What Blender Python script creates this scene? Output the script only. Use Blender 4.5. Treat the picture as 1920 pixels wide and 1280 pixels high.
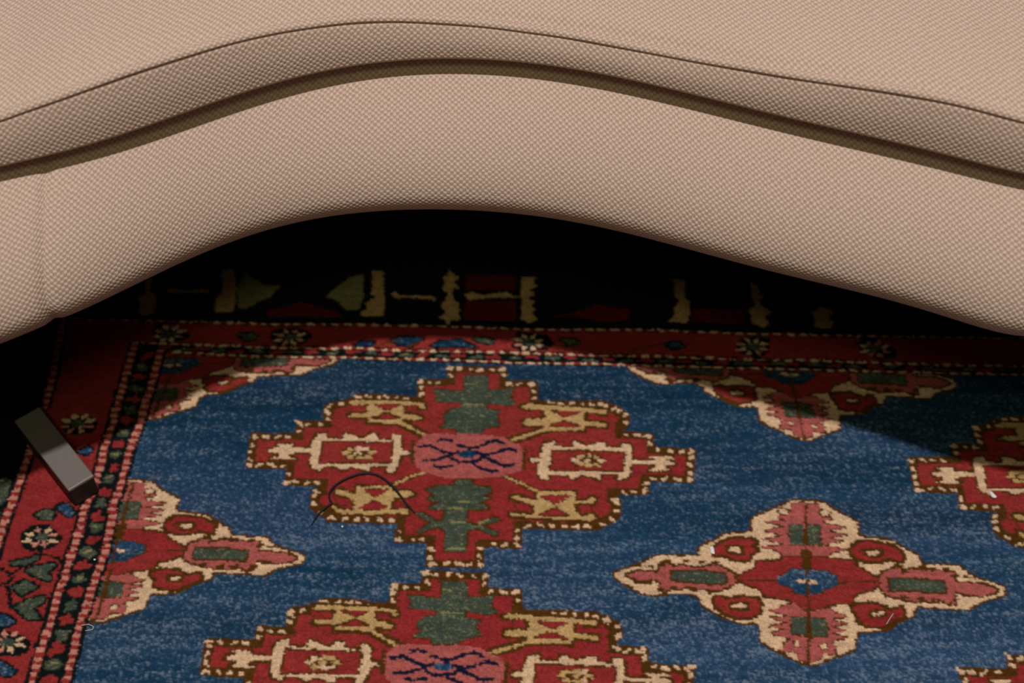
import bpy, math, random
import numpy as np
from mathutils import Matrix

# ------------------------------------------------------------------ camera, light, exposure
for o in list(bpy.data.objects):
    bpy.data.objects.remove(o)
S = bpy.context.scene
COL = S.collection
F_PX, PITCH, CAM_H = 2667.0, math.radians(50), 0.98
RUG_Z, RUG_BASE = 0.010, 0.0

cam_d = bpy.data.cameras.new('camera')
cam = bpy.data.objects.new('camera', cam_d)
COL.objects.link(cam)
cam.location = (0, 0, CAM_H)
cam.rotation_euler = (math.radians(90) - PITCH, 0, 0)
cam_d.sensor_width = 36.0
cam_d.lens = F_PX * 36.0 / 1920.0
cam_d.clip_start = 0.02
cam_d.dof.use_dof = True
cam_d.dof.focus_distance = 1.06
cam_d.dof.aperture_fstop = 4.5
S.camera = cam

world = bpy.data.worlds.new('room_light')
S.world = world
world.use_nodes = True
world.node_tree.nodes['Background'].inputs[0].default_value = (1.0, 0.90, 0.72, 1)
world.node_tree.nodes['Background'].inputs[1].default_value = 0.045

lamp_d = bpy.data.lights.new('ceiling_lamp', 'POINT')
lamp_d.energy = 133.0
lamp_d.color = (1.0, 0.95, 0.97)
lamp_d.shadow_soft_size = 0.035
lamp = bpy.data.objects.new('ceiling_lamp', lamp_d)
COL.objects.link(lamp)
lamp.location = (0.02, 0.25, 2.30)

# second, broad and much weaker fill from in front of the sofa, its source unseen
soft_d = bpy.data.lights.new('broad_fill_light', 'AREA')
soft_d.shape = 'DISK'
soft_d.size = 0.55
soft_d.energy = 6.8
soft_d.color = (0.97, 0.95, 0.58)
soft = bpy.data.objects.new('broad_fill_light', soft_d)
COL.objects.link(soft)
soft.location = (0.0, -0.80, 2.55)
soft.rotation_euler = (math.atan2(0.75 + 0.80, 2.55 - 0.2), 0, 0)

S.view_settings.view_transform = 'Standard'
S.view_settings.look = 'None'
S.view_settings.gamma = 1.0
S.view_settings.exposure = 0.0
S.view_settings.use_curve_mapping = False

# ------------------------------------------------------------------ helpers
rng = np.random.default_rng(7)
random.seed(7)


def un(p, z):
    """photograph measurement (1920x1280) -> point on the horizontal plane at height z"""
    p = np.asarray(p, float).reshape(-1, 2)
    a = (p[:, 0] - 960) / F_PX
    b = -(p[:, 1] - 640) / F_PX
    d = np.stack([a, math.cos(PITCH) + b * math.sin(PITCH), -math.sin(PITCH) + b * math.cos(PITCH)], 1)
    t = (z - CAM_H) / d[:, 2]
    return d * t[:, None] + [0, 0, CAM_H]


def srgb(*c):
    c = np.array(c, float) / 255.0
    return np.where(c <= 0.04045, c / 12.92, ((c + 0.055) / 1.055) ** 2.4)


def mesh_obj(name, verts, faces, mat, parent=None, smooth=True):
    me = bpy.data.meshes.new(name)
    me.from_pydata([tuple(v) for v in verts], [], faces)
    me.update()
    if smooth:
        me.polygons.foreach_set('use_smooth', [True] * len(me.polygons))
    o = bpy.data.objects.new(name, me)
    COL.objects.link(o)
    me.materials.append(mat)
    o.parent = parent
    return o


def grid_mesh(name, V, UV, mat, parent=None, flip=False):
    """V: (n, m, 3) array of points, UV: (n, m, 2)"""
    n, m = V.shape[:2]
    idx = np.arange(n * m).reshape(n, m)
    q = np.stack([idx[:-1, :-1], idx[1:, :-1], idx[1:, 1:], idx[:-1, 1:]], -1).reshape(-1, 4)
    if flip:
        q = q[:, ::-1]
    me = bpy.data.meshes.new(name)
    nf = len(q)
    me.vertices.add(n * m)
    me.vertices.foreach_set('co', V.reshape(-1).astype(np.float32))
    me.loops.add(nf * 4)
    me.loops.foreach_set('vertex_index', q.reshape(-1).astype(np.int32))
    me.polygons.add(nf)
    me.polygons.foreach_set('loop_start', np.arange(0, nf * 4, 4, dtype=np.int32))
    me.polygons.foreach_set('use_smooth', np.ones(nf, dtype=bool))
    me.update(calc_edges=True)
    if UV is not None:
        uvl = me.uv_layers.new(name='UVMap')
        uvl.data.foreach_set('uv', UV.reshape(-1, 2)[q.reshape(-1)].reshape(-1).astype(np.float32))
    me.validate()
    o = bpy.data.objects.new(name, me)
    COL.objects.link(o)
    me.materials.append(mat)
    o.parent = parent
    return o


def tag(o, label, cat, group=None):
    o['label'] = label
    o['category'] = cat
    if group:
        o['group'] = group
    return o


class NT:
    """tiny node helper"""
    def __init__(self, name):
        self.m = bpy.data.materials.new(name)
        self.m.use_nodes = True
        self.t = self.m.node_tree
        self.b = self.t.nodes['Principled BSDF']

    def n(self, kind, **kw):
        nd = self.t.nodes.new(kind)
        for k, v in kw.items():
            setattr(nd, k, v)
        return nd

    def l(self, a, b):
        self.t.links.new(a, b)

    def math(self, op, a, b=None):
        nd = self.n('ShaderNodeMath', operation=op)
        for i, v in enumerate((a, b)):
            if v is None:
                continue
            if isinstance(v, (int, float)):
                nd.inputs[i].default_value = v
            else:
                self.l(v, nd.inputs[i])
        return nd.outputs[0]


def mat_plain(name, col, rough=0.6, metal=0.0, noise=0.0, scale=200):
    k = NT(name)
    k.b.inputs['Roughness'].default_value = rough
    k.b.inputs['Metallic'].default_value = metal
    tc = k.n('ShaderNodeTexCoord')
    nz = k.n('ShaderNodeTexNoise')
    nz.inputs['Scale'].default_value = scale
    k.l(tc.outputs['Object'], nz.inputs['Vector'])
    mx = k.n('ShaderNodeMix', data_type='RGBA')
    mx.inputs['A'].default_value = (*[c * (1 - noise) for c in col], 1)
    mx.inputs['B'].default_value = (*[min(1, c * (1 + noise)) for c in col], 1)
    k.l(nz.outputs['Fac'], mx.inputs['Factor'])
    k.l(mx.outputs['Result'], k.b.inputs['Base Color'])
    return k.m


# ------------------------------------------------------------------ floor
floor_mat = NT('floor_wood')
tc = floor_mat.n('ShaderNodeTexCoord')
mp = floor_mat.n('ShaderNodeMapping')
mp.inputs['Scale'].default_value = (3, 30, 1)
nz = floor_mat.n('ShaderNodeTexNoise')
nz.inputs['Scale'].default_value = 3
floor_mat.l(tc.outputs['Object'], mp.inputs['Vector'])
floor_mat.l(mp.outputs['Vector'], nz.inputs['Vector'])
rp = floor_mat.n('ShaderNodeValToRGB')
rp.color_ramp.elements[0].color = (0.06, 0.035, 0.02, 1)
rp.color_ramp.elements[1].color = (0.14, 0.085, 0.05, 1)
floor_mat.l(nz.outputs['Fac'], rp.inputs['Fac'])
floor_mat.l(rp.outputs['Color'], floor_mat.b.inputs['Base Color'])
floor_mat.b.inputs['Roughness'].default_value = 0.5
fl = mesh_obj('floor', [(-2.5, -1.5, -0.02), (2.5, -1.5, -0.02), (2.5, 3, -0.02), (-2.5, 3, -0.02),
                        (-2.5, -1.5, 0), (2.5, -1.5, 0), (2.5, 3, 0), (-2.5, 3, 0)],
              [(0, 3, 2, 1), (4, 5, 6, 7), (0, 1, 5, 4), (1, 2, 6, 5), (2, 3, 7, 6), (3, 0, 4, 7)], floor_mat.m, smooth=False)
fl['kind'] = 'structure'

# ------------------------------------------------------------------ rug pattern (woven design drawn knot by knot on the rug's own plane)
CELL = 0.0008
RX0, RX1, RY0, RY1 = -0.80, 1.05, 0.10, 1.30
NX, NY = int((RX1 - RX0) / CELL), int((RY1 - RY0) / CELL)
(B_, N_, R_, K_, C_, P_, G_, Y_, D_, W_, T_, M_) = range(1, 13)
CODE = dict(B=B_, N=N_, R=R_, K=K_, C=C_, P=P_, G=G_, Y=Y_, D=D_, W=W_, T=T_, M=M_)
# view = (origin x, origin y, enlargement) of the close-ups the design was measured in
VIEWS = dict(a=(440, 660, 4.17), b=(860, 660, 4.17), c=(560, 860, 4.17), d=(900, 860, 4.17),
             h=(1130, 920, 4.571), i=(1480, 920, 4.571), j=(1300, 1080, 4.571), p=(0, 0, 1.0),
             q=(200, 480, 3.84), r=(680, 480, 3.84), s=(1180, 480, 3.692), l=(0, 940, 3.765), m=(0, 700, 4.267))


def pts(view, s):
    """'x,y x,y ...' measured in a view -> rug plane XY"""
    if isinstance(s, str):
        arr = np.array([[float(v) for v in t.split(',')] for t in s.split()])
    else:
        arr = np.asarray(s, float)
    ox, oy, k = VIEWS[view]
    return un(arr / k + [ox, oy], RUG_Z)[:, :2]


def mixed(spec):
    """'h:x,y x,y i:x,y ...' points from several views"""
    out, view = [], 'p'
    for t in spec.split():
        if ':' in t:
            view, t = t.split(':')
        out.append(pts(view, t)[0])
    return np.array(out)


class Canvas:
    def __init__(self, fill):
        self.c = np.full((NY, NX), fill, np.uint8)

    def mask(self, P, pad=0.012):
        x0 = max(0, int((P[:, 0].min() - pad - RX0) / CELL)); x1 = min(NX, int((P[:, 0].max() + pad - RX0) / CELL) + 1)
        y0 = max(0, int((P[:, 1].min() - pad - RY0) / CELL)); y1 = min(NY, int((P[:, 1].max() + pad - RY0) / CELL) + 1)
        if x1 <= x0 or y1 <= y0:
            return None
        xs = RX0 + (np.arange(x0, x1) + .5) * CELL
        ys = RY0 + (np.arange(y0, y1) + .5) * CELL
        m = np.zeros((y1 - y0, x1 - x0), bool)
        for (ax, ay), (bx, by) in zip(P, np.roll(P, -1, 0)):
            if ay == by:
                continue
            rows = np.nonzero((ys >= min(ay, by)) & (ys < max(ay, by)))[0]
            if len(rows) == 0:
                continue
            xc = ax + (ys[rows] - ay) * (bx - ax) / (by - ay)
            m[rows] ^= xs[None, :] > xc[:, None]
        return m, (slice(y0, y1), slice(x0, x1))

    def poly(self, P, col, out=None, w=0.0016, inside=None):
        r = self.mask(P)
        if r is None:
            return
        m, sl = r
        sub = self.c[sl]
        if out is not None:
            mm = grow(m, w)
            if inside is not None:
                mm = mm & (sub != inside)
            sub[mm] = out
        sub[m] = col


def grow(m, w):
    n = max(1, int(round(w / CELL)))
    for ax in (0, 1):
        r = m.copy()
        for k in range(1, n + 1):
            s = np.zeros_like(m); t = np.zeros_like(m)
            if ax == 0:
                s[k:] = m[:-k]; t[:-k] = m[k:]
            else:
                s[:, k:] = m[:, :-k]; t[:, :-k] = m[:, k:]
            r |= s | t
        m = r
    return m


def aff_fit(src, dst, kind='affine'):
    src, dst = np.asarray(src), np.asarray(dst)
    if kind == 'shift':
        return np.eye(2), (dst - src).mean(0)
    A = np.hstack([src, np.ones((len(src), 1))])
    X = np.linalg.lstsq(A, dst, rcond=None)[0]
    return X[:2].T, X[2]


def px(*p):
    return un(np.array(p, float), RUG_Z)[:, :2]


field = Canvas(B_)


class Pen:
    """draws polygons of a motif through an affine placement on the rug"""
    def __init__(self, A=np.eye(2), t=np.zeros(2), cv=field):
        self.A, self.t, self.cv = A, t, cv

    def tr(self, P):
        return P @ self.A.T + self.t

    def __call__(self, col, spec, out=None, w=0.0016, inside=None):
        self.cv.poly(self.tr(mixed(spec)), CODE[col], CODE[out] if out else None, w, CODE[inside] if inside else None)

    def line(self, col, spec, w, out=None, ow=0.0012):
        P = self.tr(mixed(spec))
        for a, b in zip(P[:-1], P[1:]):
            d = b - a
            L = np.hypot(*d) + 1e-9
            d /= L
            n = np.array([-d[1], d[0]]) * w / 2
            e = d * w * .35
            self.cv.poly(np.array([a - e + n, b + e + n, b + e - n, a - e - n]), CODE[col], CODE[out] if out else None, ow)

    def blob(self, col, c, rx, ry, out=None, w=0.0012, k=9, rough=.25):
        c = self.tr(mixed(c))[0] if isinstance(c, str) else c
        a = np.linspace(0, 2 * math.pi, k, endpoint=False)
        r = 1 + rng.uniform(-rough, rough, k)
        self.cv.poly(np.stack([c[0] + rx * r * np.cos(a), c[1] + ry * r * np.sin(a)], 1), CODE[col], CODE[out] if out else None, w)


MED = ('p:838,686 951,688 951,713 1007,714 1010,750 1133,750 1162,761 1179,773 1183,794 1169,806 1202,810 1226,811 '
       '1228,837 1307,841 1300,906 1220,903 1215,930 1154,929 1166,937 1165,968 1159,977 1123,993 1111,995 979,991 '
       '977,1029 910,1025 906,1064 797,1063 800,1018 739,1017 743,983 617,979 582,956 579,948 584,917 603,912 531,909 '
       '537,879 459,877 470,811 553,812 557,787 608,789 605,773 611,756 646,749 670,738 723,738 780,744 783,711 838,710')


def flecks(pen, P, inset):
    """small cream knots running inside a brown outline"""
    P = pen.tr(P)
    area = 0.5 * np.sum(P[:, 0] * np.roll(P[:, 1], -1) - np.roll(P[:, 0], -1) * P[:, 1])
    sgn = 1 if area > 0 else -1
    for a, b in zip(P, np.roll(P, -1, 0)):
        d = b - a
        L = np.hypot(*d)
        if L < .006:
            continue
        d = d / L
        n = np.array([-d[1], d[0]]) * sgn
        s = rng.uniform(.001, .004)
        while s < L - .001:
            c = a + d * s + n * (inset + rng.uniform(-.0006, .0006))
            if abs(d[0]) > abs(d[1]):
                ln, hh, st = rng.uniform(.0018, .0032), rng.uniform(.0010, .0016), rng.uniform(.0078, .0105)
            else:
                ln, hh, st = rng.uniform(.0016, .0024), rng.uniform(.0013, .0021), rng.uniform(.0066, .0085)
            q = rng.uniform(-.0016, .0016)
            pen.cv.poly(np.array([c + [-ln, -hh + q], c + [0, -hh], c + [ln, -hh - q], c + [ln * .8, hh - q], c + [0, hh * 1.2], c + [-ln, hh + q]]), C_)
            s += st


def medallion(pen):
    P0 = mixed(MED)
    r = pen.cv.mask(pen.tr(P0))
    if r is None:
        return
    m, sl = r
    sub = pen.cv.c[sl]
    sub[m] = K_
    core = ~grow(~m, .0072)
    flecks(pen, P0, .0036)
    sub[core & m] = R_
    # --- four arms: cream frames with a red heart
    pen('C', 'a:600,755 610,690 640,645 715,625 712,668 815,682 848,682 865,630 905,640 960,668 1020,668 1070,635 1112,640 1112,678 '
             '1240,692 1240,645 1300,655 1305,775 1360,775 1360,802 1302,806 1280,885 1230,942 1185,942 1205,892 1060,887 1045,928 '
             '960,905 910,897 850,922 800,892 690,887 668,928 600,895 590,850 605,782 480,785 425,800 420,815 480,830 430,840 280,832 '
             '350,812 340,787 270,777 275,753 330,750 350,733 310,718 460,715 440,745', 'K', .0018)
    pen('R', 'a:695,705 1232,712 1222,780 1208,858 665,862 690,780', 'K', .0016)
    pen('C', 'b:655,740 680,710 750,690 748,735 890,745 895,695 940,705 980,728 1030,728 1090,710 1150,705 1150,738 1275,750 1275,712 1350,722 '
             '1360,845 1490,850 1560,850 1490,815 1640,812 1680,830 1610,840 1620,852 1690,862 1690,880 1610,885 1620,905 1655,925 1480,925 '
             '1540,900 1545,880 1480,875 1350,872 1335,950 1320,990 1240,995 1250,955 1110,950 1105,1000 1040,975 960,960 890,995 860,965 '
             '710,955 700,1000 640,985 620,950 630,860 560,855 565,828 640,825', 'K', .0018)
    pen('R', 'b:730,770 880,772 1290,785 1275,925 720,920 735,840', 'K', .0016)
    for v, cx, cy in (('a', 965, 785), ('b', 1010, 845)):
        pen('K', '%s:%d,%d %d,%d %d,%d %d,%d %d,%d %d,%d' % (v, cx - 140, cy, cx - 90, cy - 50, cx + 80, cy - 50, cx + 150, cy, cx + 80, cy + 55, cx - 90, cy + 50))
        for dx, dy in ((-95, 0), (-60, -28), (-55, 32), (10, -34), (0, 2), (60, -28), (65, 34), (100, 2), (15, 38)):
            pen.blob('Y' if rng.random() < .6 else 'C', '%s:%d,%d' % (v, cx + dx, cy + dy), .0036, .0020, rough=.4)
    # --- tan cartouches above and below the arms
    yel = [
        'a:890,395 940,375 1310,385 1440,395 1480,402 1490,440 1460,440 1440,412 1315,408 1320,425 1330,480 1430,497 1470,515 1440,530 1322,522 1312,545 1480,635 '
        '1525,660 1500,668 1430,632 1300,560 1040,548 1040,522 1285,524 1295,505 1210,470 1190,462 1110,492 1040,508 930,505 880,500 930,480 1035,480 1042,440 1055,405 910,414',
        'b:490,432 540,405 690,415 980,432 1120,452 1155,450 1150,480 1090,475 985,462 985,540 1100,548 1160,562 1150,588 1105,580 985,565 980,612 '
        '700,612 640,625 450,695 390,688 450,662 600,620 665,595 670,570 520,572 495,550 530,520 665,525 680,455 530,440',
        'c:460,215 730,215 738,250 860,248 892,280 840,300 742,300 725,365 720,400 850,388 855,430 700,425 550,437 290,418 265,362 300,368 305,395 430,400 '
        '435,330 400,302 280,268 290,235 330,240 445,275',
        'd:235,300 290,288 330,308 440,322 450,255 745,260 740,330 850,328 868,300 905,310 880,345 735,352 740,410 800,450 890,432 902,470 860,482 430,460 240,447 235,425 280,428 410,440 435,372 320,330']
    for s in yel:
        pen('Y', s, 'K', .0022)
    red_in = ['a:1095,412 1290,412 1195,452', 'a:1085,522 1190,478 1275,522', 'b:730,458 950,465 830,505', 'b:700,575 825,535 955,580',
              'c:510,235 700,238 600,295', 'c:475,385 590,328 680,375 600,400', 'd:470,288 710,288 585,352', 'd:465,442 585,382 700,447']
    for s in red_in:
        pen('R', s, 'K', .0010)
    for s in ('a:870,415 1010,420 1020,465 900,470', 'a:1350,425 1420,430 1410,470 1345,460', 'b:560,450 640,450 640,505 570,505', 'b:1010,480 1060,480 1060,525 1015,525',
              'c:275,290 395,315 410,350 320,370', 'c:750,330 820,350 820,385 745,380', 'd:280,345 390,355 385,415 290,400', 'd:760,370 860,360 870,420 800,430'):
        pen('R', s, 'K', .0012)
    pen.line('Y', 'c:745,200 880,138 985,108', .0022, 'K', .0008)
    pen.line('Y', 'd:195,140 270,172 440,250', .0024, 'K', .0008)
    # --- pink heart with navy crossed lines
    pen('P', 'p:798,814 778,833 774,864 790,884 843,897 900,897 939,893 975,884 985,852 973,833 939,818 901,814', None)
    pen.line('K', 'p:774,826 773,866', .0028)
    pen.line('K', 'p:985,840 983,878', .0034)
    for s in ('a:1450,742 1530,730 1620,770 1700,800 1760,775', 'a:1590,695 1640,682 1690,695', 'a:1740,722 1800,745 1870,750 b:160,735 230,705 290,692 350,715',
              'a:1480,850 1560,850 1640,822 1700,800', 'a:1560,890 1620,905 1705,888', 'a:1690,830 1760,862 b:60,858 140,850 200,815',
              'b:80,768 150,790 220,805 290,790 350,765 400,755 450,775', 'b:200,820 270,855 350,890 430,880', 'b:100,870 180,910 260,932 310,925'):
        pen.line('N', s, .0030)
    pen('B', 'a:1745,790 1790,772 1860,772 1900,800 1860,832 1780,828')
    # --- green trees above and below the heart
    pen('G', 'b:40,185 225,185 235,300 340,290 430,272 400,340 440,400 380,420 220,395 215,440 330,460 290,500 330,570 190,600 180,632 -10,635 '
             '-20,600 -150,590 -100,550 -120,490 -60,440 20,430 20,395 -111,390 -180,382 -170,330 -200,290 -60,300 40,310', 'K', .0012)
    pen('G', 'c:1230,165 1360,170 1360,210 1490,225 1510,260 1430,290 1500,310 1400,340 1480,370 1470,395 1320,395 1310,500 1390,515 1540,455 '
             '1570,470 1430,520 1560,580 1550,600 1400,540 1320,552 1305,720 1140,720 1150,560 1090,520 990,560 930,580 980,530 1040,500 '
             '920,430 960,420 1080,490 1130,480 1150,400 1010,380 1100,340 1000,310 1080,290 1000,240 1080,215 1220,205', 'K', .0014)
    for s in ('b:40,408 190,412', 'c:1270,335 1330,338', 'c:1180,385 1290,390', 'c:1200,495 1300,498', 'c:1400,505 1480,480', 'b:60,250 120,252', 'c:1160,700 1290,705'):
        pen.line('T', s, .0018)


DIA = ('h:85,690 100,760 180,810 330,895 450,910 620,890 740,890 830,940 830,985 960,1060 1100,1125 1200,1150 1290,1142 j:560,430 560,570 700,650 880,740 980,775 '
       '1070,770 1200,715 1400,640 1420,510 1440,490 1640,480 1740,430 i:930,1140 1080,1080 1110,1005 1350,1020 1550,1035 1640,970 1850,910 1870,850 '
       '1840,800 1720,760 1640,740 1540,690 1480,630 1360,620 1160,615 1100,530 960,460 880,410 760,395 640,380 600,360 610,260 560,230 400,150 310,85 '
       '220,70 60,66 h:1640,60 1540,100 1440,150 1290,210 1260,230 1265,330 1190,350 1040,355 950,410 830,460 800,490 810,530 730,545 450,540 320,610 180,655')


def diamond(pen):
    P0 = mixed(DIA)
    r = pen.cv.mask(pen.tr(P0))
    if r is None:
        return
    m, sl = r
    sub = pen.cv.c[sl]
    sub[m] = K_
    sub[~grow(~m, .0016) & m] = C_
    # red cross in the middle
    pen('R', 'h:1140,760 1190,720 1320,665 1320,600 1520,600 1570,545 1700,552 i:200,560 350,578 550,605 575,650 700,720 770,755 775,800 700,850 '
             '560,885 540,960 350,970 250,1010 150,1025 h:1600,930 1400,905 1360,845 1210,790', 'K', .0014)
    # pink arms
    pen('P', 'h:195,725 310,688 480,700 500,620 560,622 620,655 680,632 760,662 860,655 930,640 1000,640 1080,690 1130,720 1130,790 1060,830 960,862 900,840 '
             '790,842 740,815 640,842 600,822 530,870 490,830 490,772 440,762 300,762', 'K', .0016)
    pen('P', 'i:780,720 860,680 930,650 1000,690 1080,660 1140,690 1230,680 1330,690 1410,690 1420,780 1560,790 1640,790 1780,840 1760,870 1640,900 1540,880 '
             '1420,862 1430,960 1380,980 1330,940 1200,950 1100,950 980,930 840,890 780,830', 'K', .0016)
    pen('P', 'h:1615,105 1730,100 i:130,105 250,110 255,200 360,225 370,245 270,255 300,280 500,315 380,330 310,345 490,375 380,395 300,400 480,430 340,445 300,470 '
             '500,505 360,530 330,560 200,560 h:1700,552 1570,560 1540,540 1480,505 1370,485 1560,460 1500,440 1370,420 1560,380 1480,365 1380,345 1570,300 1500,290 '
             '1380,265 1600,250 1490,235 1500,215 1605,190', 'K', .0010)
    pen('P', 'j:640,295 700,290 760,250 860,235 960,300 1080,290 1170,270 1225,310 1325,345 1230,355 1180,380 1330,400 1235,415 1180,430 1310,470 1220,475 1180,490 '
             '1320,525 1210,545 1170,570 1230,600 1215,670 1100,660 1080,710 1000,740 900,710 880,640 760,640 790,560 850,540 650,480 740,470 800,455 640,425 750,405 '
             '800,395 640,350 770,350 800,330', 'K', .0010)
    for s in ('i:300,160 355,190 300,225 265,185', 'h:1530,150 1590,170 1560,205 1500,180', 'j:860,560 900,555 905,600 870,590', 'j:1090,590 1140,580 1145,620 1100,625'):
        pen('C', s, 'K', .0010)
    for v, tt in (('h', '560,605 712,600 845,612 960,612 610,832 790,850 940,862 505,640 495,850'), ('i', '935,642 990,690 1080,662 1142,655 1212,668 1340,668 980,912 1130,932 1250,932 1380,972 1420,720 1425,930')):
        for t in tt.split():
            pen.blob('K', v + ':' + t, .0034, .0019, rough=.4)
    # green hearts
    pen('G', 'h:590,690 830,690 1055,715 1055,795 830,785 590,760', 'K', .0014)
    pen('G', 'i:860,755 1050,755 1330,780 1330,870 1100,855 860,850', 'K', .0014)
    for s in ('h:1595,290 1720,290 1720,465 1610,460', 'h:1755,295 1860,290 1870,465 1760,460', 'j:840,350 970,350 970,510 840,490', 'j:1012,350 1140,370 1150,510 1012,510'):
        pen('G', s, 'K', .0012)
    # blue centre
    pen('B', 'h:1500,745 1590,700 1600,670 1700,672 1820,680 i:320,690 410,730 410,800 330,840 260,880 120,890 h:1640,870 1620,830 1510,800', 'K', .0010)
    pen.line('K', 'h:1738,105 1745,300 1742,500', .0022)
    pen('K', 'h:1700,505 1790,510 1790,665 1700,660')
    pen.line('K', 'h:1750,660 1765,1000 j:990,260 990,400 990,760', .0024)
    pen('C', 'h:1650,770 1700,755 1740,768 1740,795 1700,795')
    pen('C', 'h:1772,770 1800,760 1850,785 1800,805 1775,795')
    pen.line('K', 'h:1140,765 1500,770', .0012)
    pen.line('K', 'i:420,785 770,775', .0012)
    # eye-like flowers
    for s, e in (('h:955,500 1020,450 1130,405 1260,420 1330,440 1262,470 1320,510 1250,550 1250,592 1130,588 1050,550 955,545', 'h:1070,492 1130,482 1190,495 1180,532 1090,515'),
                 ('h:950,940 1000,910 1080,932 1200,910 1340,930 1350,1040 1260,1080 1160,1085 1050,1040 970,980', 'h:1110,982 1180,960 1240,980 1220,1005 1110,1002'),
                 ('i:520,520 600,440 700,440 860,470 970,530 970,600 850,570 780,600 680,605 580,580', 'i:650,520 720,510 785,522 740,555 690,550'),
                 ('i:540,1010 600,975 720,965 870,1030 960,1000 990,1060 900,1100 800,1160 680,1150 590,1110 600,1070', 'i:705,1040 820,1038 790,1062 720,1070')):
        pen('R', s, 'K', .0022)
        pen('C', e, 'K', .0024)
    for s in ('h:1190,600 1250,600', 'i:600,520 640,500', 'j:590,250 600,250', 'h:250,640 330,645', 'h:370,655 430,650', 'i:1500,735 1620,745', 'h:280,790 420,790', 'i:1480,895 1560,900'):
        pen.line('K', s, .0020)


# placements of the repeated motifs (fitted on the rug plane)
M2A = aff_fit(px((838, 686), (951, 688), (470, 811), (1307, 841), (605, 773), (1007, 714), (1183, 794), (879, 852), (557, 787), (1228, 837)),
              px((798, 1074), (908, 1074), (390, 1197), (1306, 1250), (535, 1136), (981, 1112), (1171, 1169), (832, 1269), (476, 1172), (1218, 1246)))
M3A = aff_fit(px((470, 811), (459, 877), (537, 879), (531, 909), (603, 912), (579, 950), (617, 979), (553, 812), (557, 787)),
              px((1704, 854), (1712, 923), (1796, 923), (1802, 954), (1861, 960), (1861, 999), (1913, 1026), (1784, 854), (1786, 835)), 'shift')
M4A = (M2A[0], M2A[1] + M3A[1] + np.array([0.015, 0.0]))
TA = aff_fit(px((1515, 1250), (1150, 1080), (1885, 1105), (1416, 1188), (1311, 1128), (1611, 1192)),
             px((1502, 827), (1179, 688), (1790, 718), (1414, 783), (1312, 731), (1590, 779)))
LA = aff_fit(px((1889, 1106), (1613, 977), (1611, 1192), (1606, 1220), (1734, 1054), (1723, 1143), (1515, 1090)),
             px((577, 1046), (337, 932), (282, 1115), (270, 1145), (440, 1002), (402, 1080), (222, 1035)))
QA = aff_fit(px((1889, 1106), (1606, 1220), (1611, 1192), (1723, 1143), (1515, 1250)),
             px((634, 674), (372, 765), (378, 741), (488, 712), (278, 790)))
bvec = M2A[0] @ px((879, 852))[0] + M2A[1] - px((879, 852))[0]
avec = M3A[1]
I2 = np.eye(2)
medallion(Pen())
medallion(Pen(*M2A))
medallion(Pen(*M3A))
medallion(Pen(*M4A))
medallion(Pen(I2, 2 * bvec))
diamond(Pen())
diamond(Pen(*TA))
diamond(Pen(*LA))
diamond(Pen(*QA))
diamond(Pen(I2, bvec * 1.02))
diamond(Pen(LA[0], LA[1] + bvec))
diamond(Pen(I2, avec))

# ---- borders
S1 = px((302, 655), (286, 712), (272, 759), (260, 801), (248, 827), (231, 888), (225, 916), (214, 939), (206, 985), (195, 1039), (173, 1097), (159, 1144), (145, 1184), (140, 1214), (124, 1273))
S2 = px((254, 642), (234, 712), (220, 759), (211, 794), (199, 829), (194, 850), (185, 888), (171, 927), (157, 956), (152, 985), (134, 1034), (119, 1086), (105, 1125), (94, 1168), (77, 1214), (63, 1271))
S3 = px((118, 596), (98, 705), (88, 742), (42, 888), (28, 925), (16, 958), (5, 991))
T1 = px((302, 657), (356, 661), (464, 667), (548, 669), (667, 670), (722, 673), (847, 675), (966, 680), (1167, 683), (1294, 687), (1451, 691), (1586, 694), (1640, 695))
T2 = px((254, 642), (394, 647), (495, 651), (548, 652), (667, 653), (745, 657), (847, 659), (980, 662), (1118, 666), (1245, 668), (1397, 674), (1524, 675), (1657, 680))
T3 = px((118, 596), (281, 602), (408, 604), (507, 608), (682, 609), (805, 611), (927, 615), (1013, 618), (1170, 618), (1240, 619), (1397, 625), (1451, 626))


def extend(P, L):
    d = P[-1] - P[-5]
    d /= np.hypot(*d)
    return np.vstack([P, P[-1] + d * L])


S1, S2, S3 = extend(S1, .6), extend(S2, .6), extend(S3, .8)
T1, T2, T3 = extend(T1, 1.0), extend(T2, 1.0), extend(T3, 1.2)


def inside_poly(Sx, Tx):
    return np.vstack([Tx, [Tx[-1][0] + .1, Tx[-1][1]], [Tx[-1][0] + .1, RY0 - .3], [Sx[-1][0], RY0 - .3], Sx[::-1]])


rugc = Canvas(D_)
pen = Pen(cv=rugc)
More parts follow.
